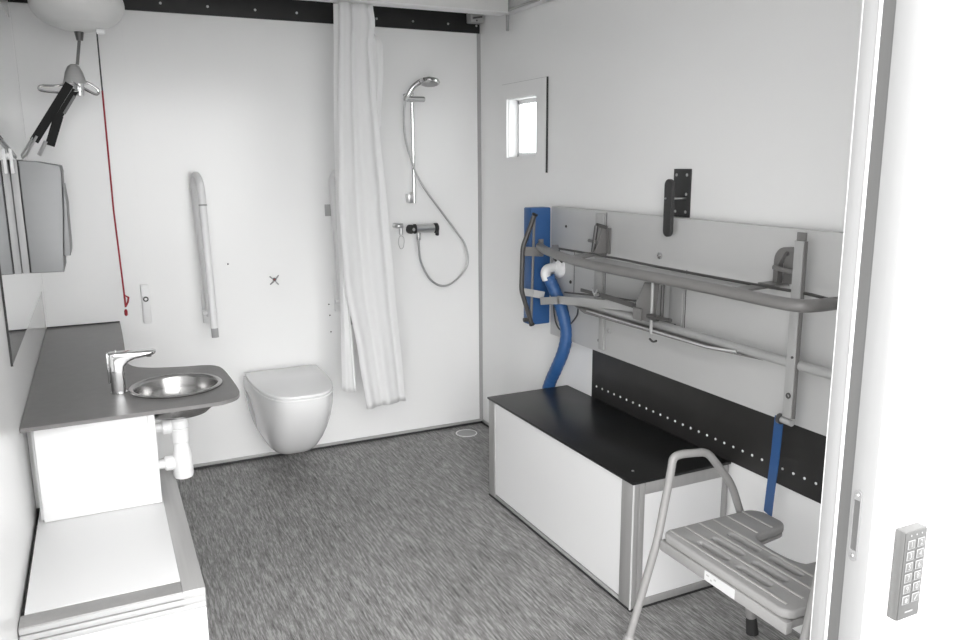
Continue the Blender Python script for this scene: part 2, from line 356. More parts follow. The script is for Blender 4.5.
t = thing('sling_strap', (-2.21, HY, 1.56), 'black webbing strap slung from the spreader bar down to the wall clip', 'strap')
A = Vector((-2.025, HY - .022, 1.858)); B = Vector((-2.172, HY - .022, 1.635))
g = MB(); g.bar(A, B, .032, .006, (1, 0, .6)); g.build('webbing', M['webbing'], t)
g = MB(); g.bar((-2.005, HY - .03, 1.835), (-2.085, HY - .03, 1.715), .024, .004, (1, 0, .6)); g.build('webbing', M['webbing'], t)
g = MB(); g.bar((-2.01, HY - .034, 1.812), (-2.055, HY - .034, 1.742), .010, .004, (1, 0, .6)); g.build('webbing_patch', M['greyweb'], t)
g = MB(); g.bar((-2.075, HY - .03, 1.735), (-2.118, HY - .03, 1.618), .034, .006, (1, 0, .3)); g.build('webbing', M['webbing'], t)
g = MB(); g.tube(smoothpath([(-2.015, HY - .02, 1.872), (-1.992, HY - .03, 1.85), (-1.99, HY - .03, 1.832), (-2.01, HY - .03, 1.83)], 5), .004, 8); g.build('ring', M['chrome'], t)
g = MB(); g.tube([(-2.16, HY - .022, 1.655), (-2.205, HY - .022, 1.585), (-2.222, HY - .02, 1.57)], .006, 8); g.tube([(-2.175, HY - .022, 1.65), (-2.222, HY - .03, 1.578)], .004, 8); g.build('buckle_rod', M['steel'], t)
g = MB(); g.tube([(-2.13, HY - .03, 1.635), (-2.16, HY - .03, 1.58)], .008, 8); g.build('buckle_rod', M['steel'], t)

# alarm pull cord
CX, CY = -1.903, -.25
t = thing('emergency_alarm', (CX, CY, .87), 'red emergency pull cord with a triangular handle hanging beside the counter', 'alarm')
g = MB(); g.tube([(CX, CY, CZ), (CX - .002, CY, 1.85)], .003, 8); g.build('upper_cord', M['cordgrey'], t)['label'] = 'dark grey upper length of the cord'
g = MB(); g.tube([(CX - .002, CY, 1.85), (CX - .004, CY, 1.35), (CX + .006, CY, .965)], .0038, 8); g.build('cord', M['red'], t)
g = MB(); g.tube([(CX + .006, CY, .968), (CX + .022, CY, .955), (CX + .018, CY, .935), (CX + .007, CY, .912)], .0045, 8, closed=True); g.build('handle', M['red'], t)
g = MB(); g.lathe((CX + .006, CY, .872), [(.004, 0), (.007, .006), (.007, .022), (.004, .03)], 'Z', 12); g.build('end_bead', M['red'], t)
g = MB(); g.lathe((CX, CY, CZ - .03), [(.02, 0), (.035, .004), (.035, .03)], 'Z', 24); g.build('ceiling_switch', M['plastic'], t)

# ------------------------------------------------------------------ shower corner
t = thing('shower_curtain', (-.84, -.42, .33), 'white shower curtain gathered and hanging from the ceiling track', 'curtain')
def sheet(zs, le, ri, y, folds, amp, seed, nu=70, nv=60):
    g = MB(); rnd = random.Random(seed); ph = [rnd.uniform(0, 6.28) for _ in range(4)]
    def interp(tab, z):
        tab = sorted(tab)
        if z <= tab[0][0]: return tab[0][1]
        for (a, va), (b, vb) in zip(tab, tab[1:]):
            if z <= b:
                t_ = (z - a) / (b - a); t_ = t_ * t_ * (3 - 2 * t_) * .5 + t_ * .5; return va + (vb - va) * t_
        return tab[-1][1]
    grid = []
    for j in range(nv + 1):
        row = []
        for i in range(nu + 1):
            u = i / nu; z0 = zs[0] + (zs[2] - zs[0]) * u; z = z0 + (zs[1] - z0) * j / nv; h = (z - .3) / 2
            x0, x1 = interp(le, z), interp(ri, z)
            a = amp * (1.0 - .25 * h)
            dy = a * math.sin(2 * PI * folds * (u + .03 * math.sin(3 * h + ph[0])) + ph[1]) + .3 * a * math.sin(2 * PI * folds * 2.3 * u + ph[2] + 1.5 * h) + .25 * a * math.sin(7 * h + 5 * u + ph[3])
            dx = .25 * a * math.cos(2 * PI * folds * u + ph[1])
            row.append(g.bm.verts.new((x0 + (x1 - x0) * u + dx, y + dy, z)))
        grid.append(row)
    for j in range(nv):
        for i in range(nu): g.bm.faces.new((grid[j][i], grid[j][i + 1], grid[j + 1][i + 1], grid[j + 1][i]))
    return g
g = sheet((.335, 2.25, .345), [(.33, -.846), (.6, -.878), (.98, -.935), (1.36, -.948), (1.65, -.935), (2.25, -.905)],
          [(.34, -.64), (.97, -.683), (1.36, -.705), (1.64, -.727), (1.9, -.745), (2.08, -.752), (2.17, -.735), (2.25, -.745)], -.435, 1.9, .013, 3)
o = g.build('curtain_cloth', M['cloth'], t, ang=180); o.modifiers.new('thickness', 'SOLIDIFY').thickness = .0012
g = sheet((.43, 2.25, .415), [(.43, -.955), (.99, -.942), (1.37, -.946), (1.64, -.942), (2.25, -.92)],
          [(.42, -.885), (.98, -.905), (1.4, -.86), (2.25, -.83)], -.395, 1.0, .009, 9, 40)
o = g.build('curtain_cloth', M['cloth'], t, ang=180); o.modifiers.new('thickness', 'SOLIDIFY').thickness = .0012
g = sheet((1.7, 2.15, 1.7), [(1.7, -.78), (2.05, -.76), (2.15, -.76)], [(1.7, -.722), (1.98, -.70), (2.08, -.70), (2.15, -.75)], -.415, .8, .008, 5, 20, 20)
o = g.build('curtain_flap', M['cloth'], t, ang=180); o.modifiers.new('thickness', 'SOLIDIFY').thickness = .001
for x in (-.90, -.86, -.82, -.78): MB().lathe((x, -.42, 2.235), [(.007, 0), (.007, .018)], 'Z', 10).build('curtain_glider', M['plastic'], t)

t = thing('shower_rail', (-.42, -.04, 1.32), 'chrome vertical shower slide rail on the back wall', 'shower rail')
BX, BY = -.423, -.055
g = MB(); g.tube([(BX, BY, 1.325), (BX, BY, 1.90)], .0095, 14); g.build('rail', M['chrome'], t)
for z in (1.345, 1.89):
    g = MB(); g.box(BX - .03, BX + .012, -.05, -.001, z - .02, z + .03 if z < 1.5 else z + .008, .004); g.build('wall_mount', M['steel'], t)
g = MB(); g.lathe((BX - .055, BY - .025, 1.865), [(.012, 0), (.015, .004), (.015, .112), (.012, .116)], 'X', 18); g.build('slider', M['chrome'], t)
t = thing('hand_shower', (BX - .03, -.09, 1.85), 'chrome hand shower held at the top of the slide rail', 'hand shower')
g = MB(); pth = smoothpath([(-.472, -.085, 1.855), (-.452, -.088, 1.892), (-.425, -.10, 1.930), (-.395, -.12, 1.951), (-.365, -.13, 1.958)], 6)
g.tube(pth, [.011 + .006 * i / (len(pth) - 1) for i in range(len(pth))], 14); g.build('handle', M['chrome'], t)
ax = Vector((-.10, -.22, -1)).normalized()
g = MB(); g.lathe((-.355, -.135, 1.953), [(.012, -.016), (.035, -.012), (.052, -.003), (.056, .008), (.052, .014)], ax, 32); g.build('spray_head', M['chrome'], t)
g = MB(); g.lathe((-.355, -.135, 1.953), [(.045, .0135), (.043, .0165)], ax, 28); g.build('spray_plate', M['seam'], t)
hose = [(-.472, -.085, 1.853), (-.478, -.08, 1.80), (-.48, -.08, 1.732), (-.471, -.08, 1.645), (-.446, -.085, 1.552), (-.397, -.085, 1.436), (-.284, -.085, 1.283), (-.196, -.08, 1.171), (-.136, -.08, 1.084), (-.124, -.08, .972), (-.2, -.08, .886), (-.28, -.08, .865), (-.351, -.08, .908), (-.402, -.08, 1.005), (-.412, -.08, 1.10), (-.412, -.08, 1.14)]
g = MB(); g.tube(smoothpath(hose, 8), .0062, 10)
tag(g.build('shower_hose', M['steel'], None, (-.3, -.08, .87)), 'flexible metal shower hose looping between hand shower and mixer', 'hose')
t = thing('shower_mixer', (-.39, -.06, 1.16), 'chrome thermostatic shower mixer with black end knobs on the back wall', 'shower mixer')
MZ = 1.187
g = MB(); g.lathe((-.428, -.08, MZ), [(.021, 0), (.024, .003), (.024, .103), (.021, .106)], 'X', 24); g.build('mixer_body', M['steel'], t)
g = MB(); g.lathe((-.462, -.085, MZ), [(.012, -.012), (.024, -.008), (.025, .010), (.020, .022)], Vector((.35, -.93, 0)), 20); g.build('control_knob', M['rubber'], t)
MB().lathe((-.452, -.113, MZ), [(.009, 0), (.007, .004)], (.35, -.93, 0), 16).build('knob_cap', M['seam'], t)
g = MB(); g.lathe((-.441, -.08, MZ), [(.022, 0), (.026, .003), (.026, .012)], 'X', 20); g.build('collar', M['rubber'], t)
g = MB(); g.lathe((-.321, -.08, MZ), [(.024, 0), (.027, .003), (.027, .018), (.018, .024)], 'X', 20); g.build('control_knob', M['rubber'], t)
g = MB(); g.box(-.312, -.295, -.092, -.070, 1.145, 1.182, .005); g.build('knob_grip', M['rubber'], t)
g = MB(); g.lathe((-.412, -.08, 1.125), [(.011, 0), (.0125, .008), (.0125, .040)], 'Z', 14); g.build('hose_nut', M['chrome'], t)
for x in (-.41, -.34): MB().tube([(x, -.06, MZ + .004), (x, -.001, MZ + .004)], .014, 12).build('wall_union', M['chrome'], t)
g = MB(); g.tube([(-.46, -.062, MZ + .002), (-.435, -.062, MZ + .002)], .013, 12); g.build('knob_neck', M['chrome'], t)
t = thing('shut_off_valve', (-.51, -.03, 1.15), 'small chrome angle valve left of the shower mixer', 'valve')
g = MB(); g.tube(fillet([(-.520, -.001, 1.203), (-.520, -.045, 1.203), (-.490, -.045, 1.203)], .012), .014, 14); g.build('valve_body', M['steel'], t)
g = MB(); g.tube([(-.500, -.045, 1.195), (-.500, -.045, 1.155)], .010, 12); g.build('outlet', M['steel'], t)
g = MB(); g.tube(smoothpath([(-.500, -.045, 1.150), (-.484, -.045, 1.135), (-.488, -.045, 1.09), (-.505, -.045, 1.08), (-.516, -.045, 1.11), (-.512, -.045, 1.14)], 5, True), .0016, 6, closed=True); g.build('wire_loop', M['ltgrey'], t)

t = thing('floor_drain', (-.165, -.135, 0), 'round floor drain near the corner under the shower', 'drain')
MB().lathe((-.165, -.135, 0), [(.056, .0005), (.062, .0005), (.062, .004), (.056, .004)], 'Z', 36, closed=True).build('drain_ring', M['plastic'], t)
MB().lathe((-.165, -.135, 0), [(.0555, .0005), (.0555, .0022)], 'Z', 36).build('drain_cover', M['seam'], t)

# small fittings on the back wall
t = thing('wall_clip', (-.875, -.01, 1.27), 'small grey square plate on the back wall at the left edge of the curtain', 'bracket')
MB().box(-.902, -.855, -.008, -.0005, 1.268, 1.328, .001).build('plate', M['ltgrey'], t)
MB().box(-.853, -.834, -.008, -.0005, 1.268, 1.328, .001).build('plate', M['ltgrey'], t)
screw(t, (-.862, -.008, 1.298), (0, -1, 0), .005)
t = thing('wall_hook', (-1.183, 0, .951), 'tiny cross shaped metal hook above the toilet', 'hook')
for a, b_ in (((-1.205, .93), (-1.16, .975)), ((-1.205, .972), (-1.163, .928))):
    MB().tube([(a[0], -.006, a[1]), (-1.183, -.02, .951), (b_[0], -.006, b_[1])], .0035, 8).build('prong', M['seam'], t)
MB().lathe((-1.183, -.001, .956), [(.008, 0), (.008, .02), (.004, .026)], (0, -1, 0), 12).build('hub', M['dkgrey'], t)
MB().lathe((-1.186, -.027, .958), [(.003, 0), (.003, .003)], (0, -1, 0), 10).build('red_mark', M['red'], t)
for x, z, lb in ((-1.406, 1.048, 'small grey screw cap in the back wall between grab rail and hook'),
                 (-.903, .80, 'upper of three tiny screw holes in the wall behind the curtain edge'),
                 (-.900, .74, 'middle of three tiny screw holes in the wall behind the curtain edge'),
                 (-.898, .65, 'lowest of three tiny screw holes in the wall behind the curtain edge')):
    tag(MB().lathe((x, -.0005, z), [(.004, 0), (.004, .002), (.002, .003)], (0, -1, 0), 12).build('wall_screw', M['dkgrey'], None, (x, 0, z)), lb, 'screw')
t = thing('pull_switch', (-1.80, -.01, .78), 'narrow white wall switch with a black ring right of the red cord', 'switch')
MB().box(-1.818, -1.782, -.02, -.0005, .785, .975, .004).build('switch_body', M['plastic'], t)
MB().lathe((-1.800, -.02, .905), [(.007, 0), (.0125, 0), (.0125, .004), (.007, .004)], (0, -1, 0), 20, closed=True).build('ring', M['rubber'], t)

# fold-up support rails either side of the toilet
def support_rail(x, label):
    t = thing('support_rail', (x, 0, .72), label, 'grab rail', 'fold-up support rails beside the toilet')
    MB().box(x - .03, x + .03, -.012, -.0005, .76, .93, .004).build('wall_plate', M['plastic'], t)
    MB().tube([(x - .035, -.045, .82), (x + .035, -.045, .82)], .013, 12).build('hinge', M['plastic'], t)
    g = MB(); g.tube(fillet([(x - .0, -.045, .80), (x - .030, -.05, 1.455), (x - .024, -.12, 1.50), (x - .014, -.19, 1.45), (x - .012, -.19, 1.36)], .06, 8), .017, 14); g.build('rail_tube', M['plastic'], t)
    g = MB(); g.tube([(x - .012, -.19, 1.355), (x - .002, -.205, .77)], .0175, 14); g.build('rail_tube', M['plastic'], t)
    g = MB(); g.tube([(x - .011, -.19, 1.350), (x - .011, -.19, 1.356)], .0190, 14); g.build('joint_ring', M['seam'], t)
    g = MB(); g.tube([(x - .002, -.205, .77), (x - .001, -.2065, .725)], .0165, 14); g.build('end_cap', M['seam'], t)
    return t
s1 = support_rail(-1.515, 'white fold-up support rail left of the toilet')
s2 = s1.copy(); COL.objects.link(s2); s2.location.x += .672; s2['label'] = 'white fold-up support rail between toilet and shower, half behind the curtain'
for ch in [c for c in bpy.data.objects if c.parent is s1]:
    c = ch.copy(); COL.objects.link(c); c.parent = s2

# toilet
t = thing('toilet', (-1.15, 0, .10), 'white wall-hung toilet with closed lid between the two fold-up rails', 'toilet')
def dshape(w, d, y0, cx, n=40, p=3.3):
    """D outline: straight side at the wall, rounded front"""
    out = []
    for k in range(n + 1):
        a = PI * k / n; c_, s_ = math.cos(a), math.sin(a)
        out.append((cx + w * (abs(c_) ** (2 / p)) * (1 if c_ > 0 else -1), y0 - d * (s_ ** (2 / p))))
    return out
TX = -1.182
lv = [(.462, .186, .578, 0), (.44, .188, .58, 0), (.40, .187, .572, 0), (.34, .181, .542, 0), (.27, .168, .495, 0), (.21, .152, .442, 0), (.16, .132, .388, 0), (.125, .11, .335, 0), (.103, .085, .28, 0), (.095, .052, .22, 0)]
g = MB(); rings = []
for z, w_, d_, _ in lv:
    ring = dshape(w_, d_ - .05, -.05, TX)
    back = [(TX - w_, -.0), (TX + w_, -.0)]
    rings.append([g.bm.verts.new((x, y, z)) for x, y in ring + back])
for A, B in zip(rings, rings[1:]):
    n = len(A)
    for k in range(n): g.bm.faces.new((A[k], A[(k + 1) % n], B[(k + 1) % n], B[k]))
g.bm.faces.new(rings[0]); g.bm.faces.new(rings[-1][::-1])
pan = g.build('pan', M['gloss'], t, ang=50)
# recess in the left flank for the fixing bolt
g = MB(); g.prism([(TX - .20, *p) for p in smoothpath([(-.075, .385), (-.115, .37), (-.135, .33), (-.13, .26), (-.115, .20), (-.085, .19), (-.065, .25), (-.06, .33)] and [Vector((0, a, b_)) for a, b_ in [(-.06, .40), (-.16, .385), (-.20, .33), (-.19, .26), (-.15, .19), (-.09, .17), (-.05, .22), (-.045, .33)]], 4, True) for p in [tuple(p)[1:]]], (.055, 0, 0))
cut = g.build('cut', M['gloss'], t); 
bm_ = pan.modifiers.new('recess', 'BOOLEAN'); bm_.object = cut; bm_.operation = 'DIFFERENCE'; bm_.solver = 'EXACT'
dg = bpy.context.evaluated_depsgraph_get(); me = bpy.data.meshes.new_from_object(pan.evaluated_get(dg))
pan.modifiers.clear(); pan.data = me; me.set_sharp_from_angle(angle=math.radians(50)); bpy.data.objects.remove(cut)
screw(t, (TX - .146, -.095, .345), (-1, 0, 0), .012, 'seam', 'fixing_bolt', .008)
g = MB(); ol = [(x, y, .463) for x, y in dshape(.189, .532, -.055, TX)] + [(TX - .15, -.035, .463), (TX + .15, -.035, .463)]
g.prism(ol, (0, 0, .010), bev=.003); g.build('seat', M['lid'], t)
g = MB(); ol = [(x, y, .4735) for x, y in dshape(.188, .529, -.055, TX)] + [(TX - .14, -.035, .4735), (TX + .14, -.035, .4735)]
g.prism(ol, (0, 0, .016), bev=.006); g.build('lid', M['lid'], t)
MB().tube([(TX - .09, -.04, .472), (TX + .09, -.04, .472)], .011, 12).build('hinge', M['lid'], t)

# ------------------------------------------------------------------ sink side
WH = 'aluminium framed white box over a wheel arch'
def profile_box(t, x0, x1, y0, y1, z1, w_, topm): pass
t = thing('wheel_housing', (-2.02, -1.55, 0), 'low white box with aluminium edging under the sink counter', 'boxed bench')
x0, x1, y0, y1, z1 = LX + .002, -1.812, -2.11, -1.09, .475
MB().box(x0 + .009, x1 - .055, y0 + .062, y1, z1 - .012, z1 + .001, .0008).build('top_panel', M['panel'], t)
MB().box(x1 - .055, x1, y0, y1, z1 - .055, z1, .003).build('edge_profile', M['alu_y'], t)['label'] = 'brushed aluminium side profile'
g = MB(); g.box(x0, x1 - .0555, y0, y0 + .06, z1 - .014, z1, .002); g.build('edge_profile', M['alu'], t)['label'] = 'brushed aluminium front profile'
g = MB()
for k in range(3): g.box(x0, x1 - .001, y0 - .003, y0 + .012, z1 - .0185 - k * .018, z1 - .003 - k * .018, .0035)
g.build('front_rail', M['railwhite'], t)['label'] = 'white ribbed front rail'
MB().box(x0, x1 - .03, y0 + .005, y0 + .012, .02, z1 - .055).build('front_panel', M['panel'], t)
MB().box(x1 - .03, x1 - .001, y0 - .001, y0 + .012, .0, z1 - .056, .003).build('corner_post', M['alu_lt'], t)
MB().box(x1 - .008, x1 - .004, y0 + .01, y1, .0, z1 - .055).build('side_panel', M['panel'], t)
MB().box(x0, x1 - .01, y0 + .03, y1, .0, .018).build('plinth', M['seam'], t)
MB().box(x0 + .004, x0 + .0085, y0 + .061, -1.51, z1 - .012, z1 - .004).build('gap_seal', M['rubber'], t)
MB().box(x0, x1 - .01, y1 - .01, y1, .02, z1 - .02).build('back_panel', M['panel'], t)

t = thing('sink_cabinet', (-2.05, -1.5, .478), 'plain white cabinet box standing under the grey counter', 'cabinet')
zb = .4775
MB().box(LX + .030, -1.893, -1.508, -1.494, zb, .786, .001).build('front_panel', M['panel'], t)
MB().box(-1.893, -1.870, -1.512, -1.488, zb, .786, .004).build('corner_post', M['alu_lt'], t)
MB().box(-1.880, -1.870, -1.488, -1.09, zb, .70).build('side_panel', M['panel'], t)
MB().box(LX + .030, -1.880, -1.098, -1.09, zb, .786).build('back_panel', M['panel'], t)
MB().box(LX + .001, LX + .0205, -1.38, -1.372, zb, .786).build('wall_tone_strip', M['wall'], t)  # added strip, set back to give the grey of the wall reflection
MB().box(LX + .021, LX + .029, -1.485, -1.09, zb, .786).build('side_panel', M['panel'], t)

t = thing('sink_counter', (-2.05, -.8, .787), 'dark grey counter with a rounded tongue holding the sink, along the left wall', 'counter')
SX, SY, SRX, SRY = -1.785, -1.300, .150, .150
edge = [(-1.922, -.003), (-1.921, -.30), (-1.922, -.60), (-1.925, -.78), (-1.921, -.88), (-1.900, -.945), (-1.860, -.985), (-1.805, -1.012), (-1.73, -1.032), (-1.665, -1.045), (-1.628, -1.07), (-1.608, -1.13), (-1.601, -1.28), (-1.600, -1.44), (-1.608, -1.495), (-1.628, -1.53), (-1.672, -1.556), (-1.74, -1.560)]
pts = smoothpath([(x, y, .788) for x, y in edge], 5) + [Vector((LX + .002, -1.568, .788)), Vector((LX + .002, -.003, .788))]
g = MB(); g.prism([tuple(p) for p in pts], (0, 0, .012), holes=[ell(SX, SY, .788, SRX * .93, SRY * .93)])
g.build('worktop', M['counter'], t, ang=30)
MB().box(LX + .003, -1.923, -.006, -.0005, .8005, .806).build('sealant_line', M['dark_seam'], t)

t = thing('wash_basin', (SX, SY, .70), 'oval stainless steel wash basin set into the grey counter', 'sink')
R = 1.; pr = []
prof = [(.90, .794), (1.0, .8008), (1.005, .8035), (.985, .8065), (.93, .807), (.90, .804), (.875, .795), (.84, .765), (.78, .735), (.66, .718), (.40, .712), (.12, .709), (.10, .703), (.12, .704), (.41, .706), (.68, .712), (.80, .729), (.86, .760), (.89, .790)]
g = MB(); n = 64; rings = []
for r_, z in prof: rings.append([g.bm.verts.new((SX + SRX * r_ * math.cos(2 * PI * k / n), SY + SRY * r_ * math.sin(2 * PI * k / n), z)) for k in range(n)])
for i in range(len(rings)):
    if i == 12: continue
    A, B = rings[i], rings[(i + 1) % len(rings)]
    for k in range(n): g.bm.faces.new((A[k], A[(k + 1) % n], B[(k + 1) % n], B[k]))
g.bm.faces.new(rings[12]); g.build('bowl', M['bowl'], t, ang=60)
MB().lathe((SX, SY, 0), [(.03, .7135), (.028, .7165), (.02, .7145)], 'Z', 24).build('waste_grate', M['chrome'], t)

t = thing('faucet', (-1.966, -1.295, .80), 'chrome sensor tap standing on the grey counter left of the basin', 'tap')
FX, FY = -1.962, -1.295
g = MB(); y = FY + .021
ol = [(FX - .022, .8005), (FX + .020, .8005), (FX + .020, .870), (FX + .024, .890), (FX + .036, .904), (FX + .056, .912), (FX + .108, .918), (FX + .120, .924), (FX + .124, .931), (FX + .118, .935), (FX + .05, .937), (FX + .0, .939), (FX - .021, .938), (FX - .024, .925)]
g.prism([(x, y, z) for x, z in ol], (0, -.042, 0), bev=.008); g.build('tap_body', M['chrome'], t, ang=60)
MB().lathe((FX, FY, .8003), [(.026, 0), (.026, .002), (.023, .003)], 'Z', 28).build('base_ring', M['chrome'], t)
MB().box(FX + .0195, FX + .0215, FY - .010, FY + .010, .81, .865, .0005).build('sensor_window', M['rubber'], t)
MB().lathe((FX + .100, FY, .9175), [(.009, 0), (.009, -.005), (.006, -.006)], (.1, 0, 1), 16).build('aerator', M['dkgrey'], t)
MB().lathe((FX + .0, FY, .938), [(.003, 0), (.003, .007)], 'Z', 10).build('pin', M['steel'], t)
MB().box(FX - .030, FX - .0225, FY - .012, FY + .012, .835, .938, .004).build('back_lever', M['chrome'], t)

t = thing('bottle_trap', (-1.772, SY, .46), 'white plastic bottle trap with side pipes hanging under the basin', 'drain trap')
TPX = -1.785
MB().lathe((TPX, SY, 0), [(.020, .690), (.020, .706), (.027, .706)], 'Z', 20).build('waste_nut', M['plastic'], t)
MB().lathe((TPX, SY, 0), [(.024, .652), (.030, .655), (.030, .682), (.024, .69)], 'Z', 24).build('union_nut', M['plastic'], t)
MB().lathe((TPX, SY, 0), [(.025, .60), (.0285, .604), (.0285, .648), (.025, .652)], 'Z', 24).build('union_nut', M['plastic'], t)
MB().lathe((TPX, SY, 0), [(.022, .470), (.031, .474), (.034, .484), (.033, .545), (.028, .575), (.025, .60)], 'Z', 28).build('cup', M['plastic'], t)
for z in (.662, .530):
    MB().tube([(TPX - .02, SY - .0, z), (-1.868, SY, z)], .017, 14).build('side_pipe', M['plastic'], t)
    MB().lathe((TPX - .058, SY, z), [(.023, 0), (.026, .004), (.026, .028), (.022, .032)], 'X', 18).build('pipe_nut', M['plastic'], t)

# mirror, dispenser and clip on the left wall
t = thing('wall_mirror', (LX + .004, -.8, .985), 'large frameless mirror on the left wall above the counter', 'mirror')
MB().box(LX + .0005, LX + .004, -1.56, -.04, .985, 2.15).build('mirror_glass', M['mirror'], t)
MB().box(LX + .0005, LX + .006, -1.566, -1.561, .985, 2.15).build('edge_strip', M['rubber'], t)
t = thing('paper_towel_dispenser', (LX + .07, -.75, 1.165), 'brushed steel paper towel dispenser on the left wall beside the mirror', 'dispenser')
D0, D1 = -.90, -.60
ol = [(-2.2035, 1.560), (-2.15, 1.556), (-2.078, 1.541), (-2.074, 1.52), (-2.082, 1.38), (-2.094, 1.25), (-2.100, 1.165), (-2.2035, 1.167)]
g = MB(); g.prism([(x, D0, z) for x, z in ol], (0, D1 - D0, 0), bev=.003); g.build('housing', M['sheet'], t)
g = MB(); g.box(LX + .005, -2.2075, D0, D1, 1.167, 1.563, .002); g.build('back_plate', M['sheet_lt'], t)
MB().box(-2.2073, -2.2037, D0 + .002, D1, 1.168, 1.560).build('seam_line', M['rubber'], t)
ol = [(-2.0735, 1.475), (-2.068, 1.40), (-2.070, 1.36), (-2.072, 1.24), (-2.074, 1.222), (-2.096, 1.220), (-2.092, 1.26), (-2.081, 1.38)]
g = MB(); g.prism([(x, D0 + .01, z) for x, z in ol], (0, D1 - D0 - .02, 0), bev=.002); g.build('front_cover', M['sheet'], t)
t = thing('wall_clip', (LX + .01, -.915, 1.52), 'white plastic clip at the top of the steel dispenser holding the sling strap', 'clip')
MB().box(LX + .008, LX + .019, -.925, -.905, 1.515, 1.60, .003).build('clip_plate', M['plastic'], t)
MB().tube([(LX + .0045, -.915, 1.58), (LX + .012, -.915, 1.565)], .008, 10).build('clip_arm', M['plastic'], t)

# ------------------------------------------------------------------ right side box
t = thing('wheel_housing', (-.21, -1.5, 0), 'white box with black top and aluminium corners under the changing table', 'boxed bench')
x0, x1, y0, y1, z1 = -.427, -.008, -2.064, -.958, .470
MB().box(x0 - .005, -.0005, y0 - .002, y1 + .004, z1 + .0005, z1 + .010, .001).build('top_board', M['black'], t)
screw(t, (-.37, -1.98, z1 + .010), (0, 0, 1), .005, 'steel')
MB().box(x0 + .004, x0 + .012, y0 + .071, y1 - .061, .026, z1 - .001).build('long_panel', M['panel'], t)
MB().box(x0 + .051, x1 - .026, y0 + .004, y0 + .012, .035, z1 - .045).build('end_panel', M['panel'], t)
g = MB(); g.box(x0, x0 + .026, y0, y0 + .070, .006, z1, .004); g.box(x0 + .0265, x0 + .050, y0 + .001, y0 + .02, .006, z1, .003); g.build('corner_post', M['alu'], t)
MB().tube([(x0 + .002, y0 + .002, .006), (x0 + .002, y0 + .002, z1)], .004, 10).build('corner_bead', M['board'], t)
MB().box(x0, x0 + .02, y1 - .060, y1, .006, z1, .003).build('corner_post', M['alu'], t)
MB().box(x1 - .025, x1, y0, y0 + .02, .006, z1, .003).build('corner_post', M['alu'], t)
MB().box(x0 + .0505, x1 - .026, y0, y0 + .02, z1 - .044, z1, .003).build('top_profile', M['alu'], t)
MB().box(x0 + .0505, x1 - .026, y0, y0 + .02, .006, .034, .003).build('bottom_profile', M['alu'], t)
MB().box(x0 + .002, x0 + .02, y0 + .071, y1 - .061, .006, .020, .002).build('bottom_profile', M['seam'], t)
MB().box(x0 - .002, x1, y0 - .002, y1 - .002, .0, .0055).build('plinth', M['dark_seam'], t)
MB().box(x0 + .02, x1, y1 - .012, y1 - .004, .013, z1 - .001).build('back_panel', M['panel'], t)

# ------------------------------------------------------------------ changing table on the right wall
t = thing('wall_strip', (-.005, -2.1, .485), 'dark splash strip with a row of screws on the right wall behind the black topped box', 'wall panel')
MB().box(-.008, -.0005, -3.0, -1.175, .4815, .74, .001).build('strip_board', M['charcoal'], t)
y = -1.215
while y > -2.98:
    screw(t, (-.008, y, .541), (-1, 0, 0), .0048, 'plastic'); y -= .0455

t = thing('changing_table', (-.05, -1.9, .72), 'fold-down changing table of grey board and grey tubes stowed against the right wall', 'changing table')
BF = -.05
MB().box(BF, -.012, -2.96, -.872, .722, 1.335, .002).build('back_board', M['board'], t)
for y in (-1.324, -1.8401): MB().box(BF - .0012, BF - .0003, y - .0015, y + .0015, .96 if y > -1.4 else .90, 1.33 if y > -1.4 else 1.15).build('board_joint', M['dark_seam'], t)
MB().box(BF - .0012, BF - .0003, -1.08, -1.077, .95, 1.14).build('board_joint', M['dark_seam'], t)
for y in (-1.0, -1.6, -2.2, -2.7): MB().box(-.0115, -.001, y - .03, y + .03, .8, 1.3).build('wall_spacer', M['dkgrey'], t)
# blue end of the mattress
g = MB(); g.box(-.160, BF - .003, -.872, -.80, .775, 1.330, .006); o = g.build('mattress', M['blue'], t); o['label'] = 'blue vinyl mattress end'
# mounting channels
def channel(y0, y1, z0, z1, d=.02, m_='ltgrey'):
    g = MB(); g.box(BF - d, BF - .0005, y0, y1, z0, z1, .003); return g.build('channel', M[m_], t)
channel(-1.318, -1.255, .955, 1.325, .012); channel(-1.336, -1.30, .74, .92, .014); channel(-1.835, -1.76, .90, 1.14, .012)
# side guard at the left end
g = MB(); g.tube(fillet([(-.162, -.905, 1.295), (-.221, -.905, 1.155), (-.228, -.905, .955), (-.174, -.905, .792)], .02), .011, 12); g.build('guard_tube', M['dkgrey'], t)
g = MB(); g.tube([(-.158, -.9, 1.29), (-.172, -.9, .80)], .006, 10); g.build('guard_rod', M['grey'], t)
MB().lathe((-.160, -.905, 1.298), [(.014, 0), (.014, .008)], (.45, 0, .9), 14).build('guard_cap', M['rubber'], t)
MB().lathe((-.172, -.905, .79), [(.013, 0), (.013, -.008)], (-.3, 0, .95), 14).build('guard_cap', M['rubber'], t)
g = MB(); g.lathe((-.215, -.905, .812), [(.010, 0), (.010, .02)], 'X', 12); g.build('guard_knob', M['dkgrey'], t)
g = MB(); g.bar((-.215, -.905, 1.135), (-.145, -.92, 1.130), .042, .006, (0, 0, 1)); g.build('guard_bracket', M['grey'], t)
g = MB(); g.bar((-.215, -.905, .945), (-.165, -.91, .935), .034, .006, (0, 0, 1)); g.bar((-.165, -.912, .935), (-.12, -.93, .925), .034, .006, (0, 0, 1)); g.build('guard_bracket', M['ltgrey'], t)
MB().box(-.150, -.130, -.94, -.925, 1.11, 1.19, .002).build('upright_stop', M['grey'], t)
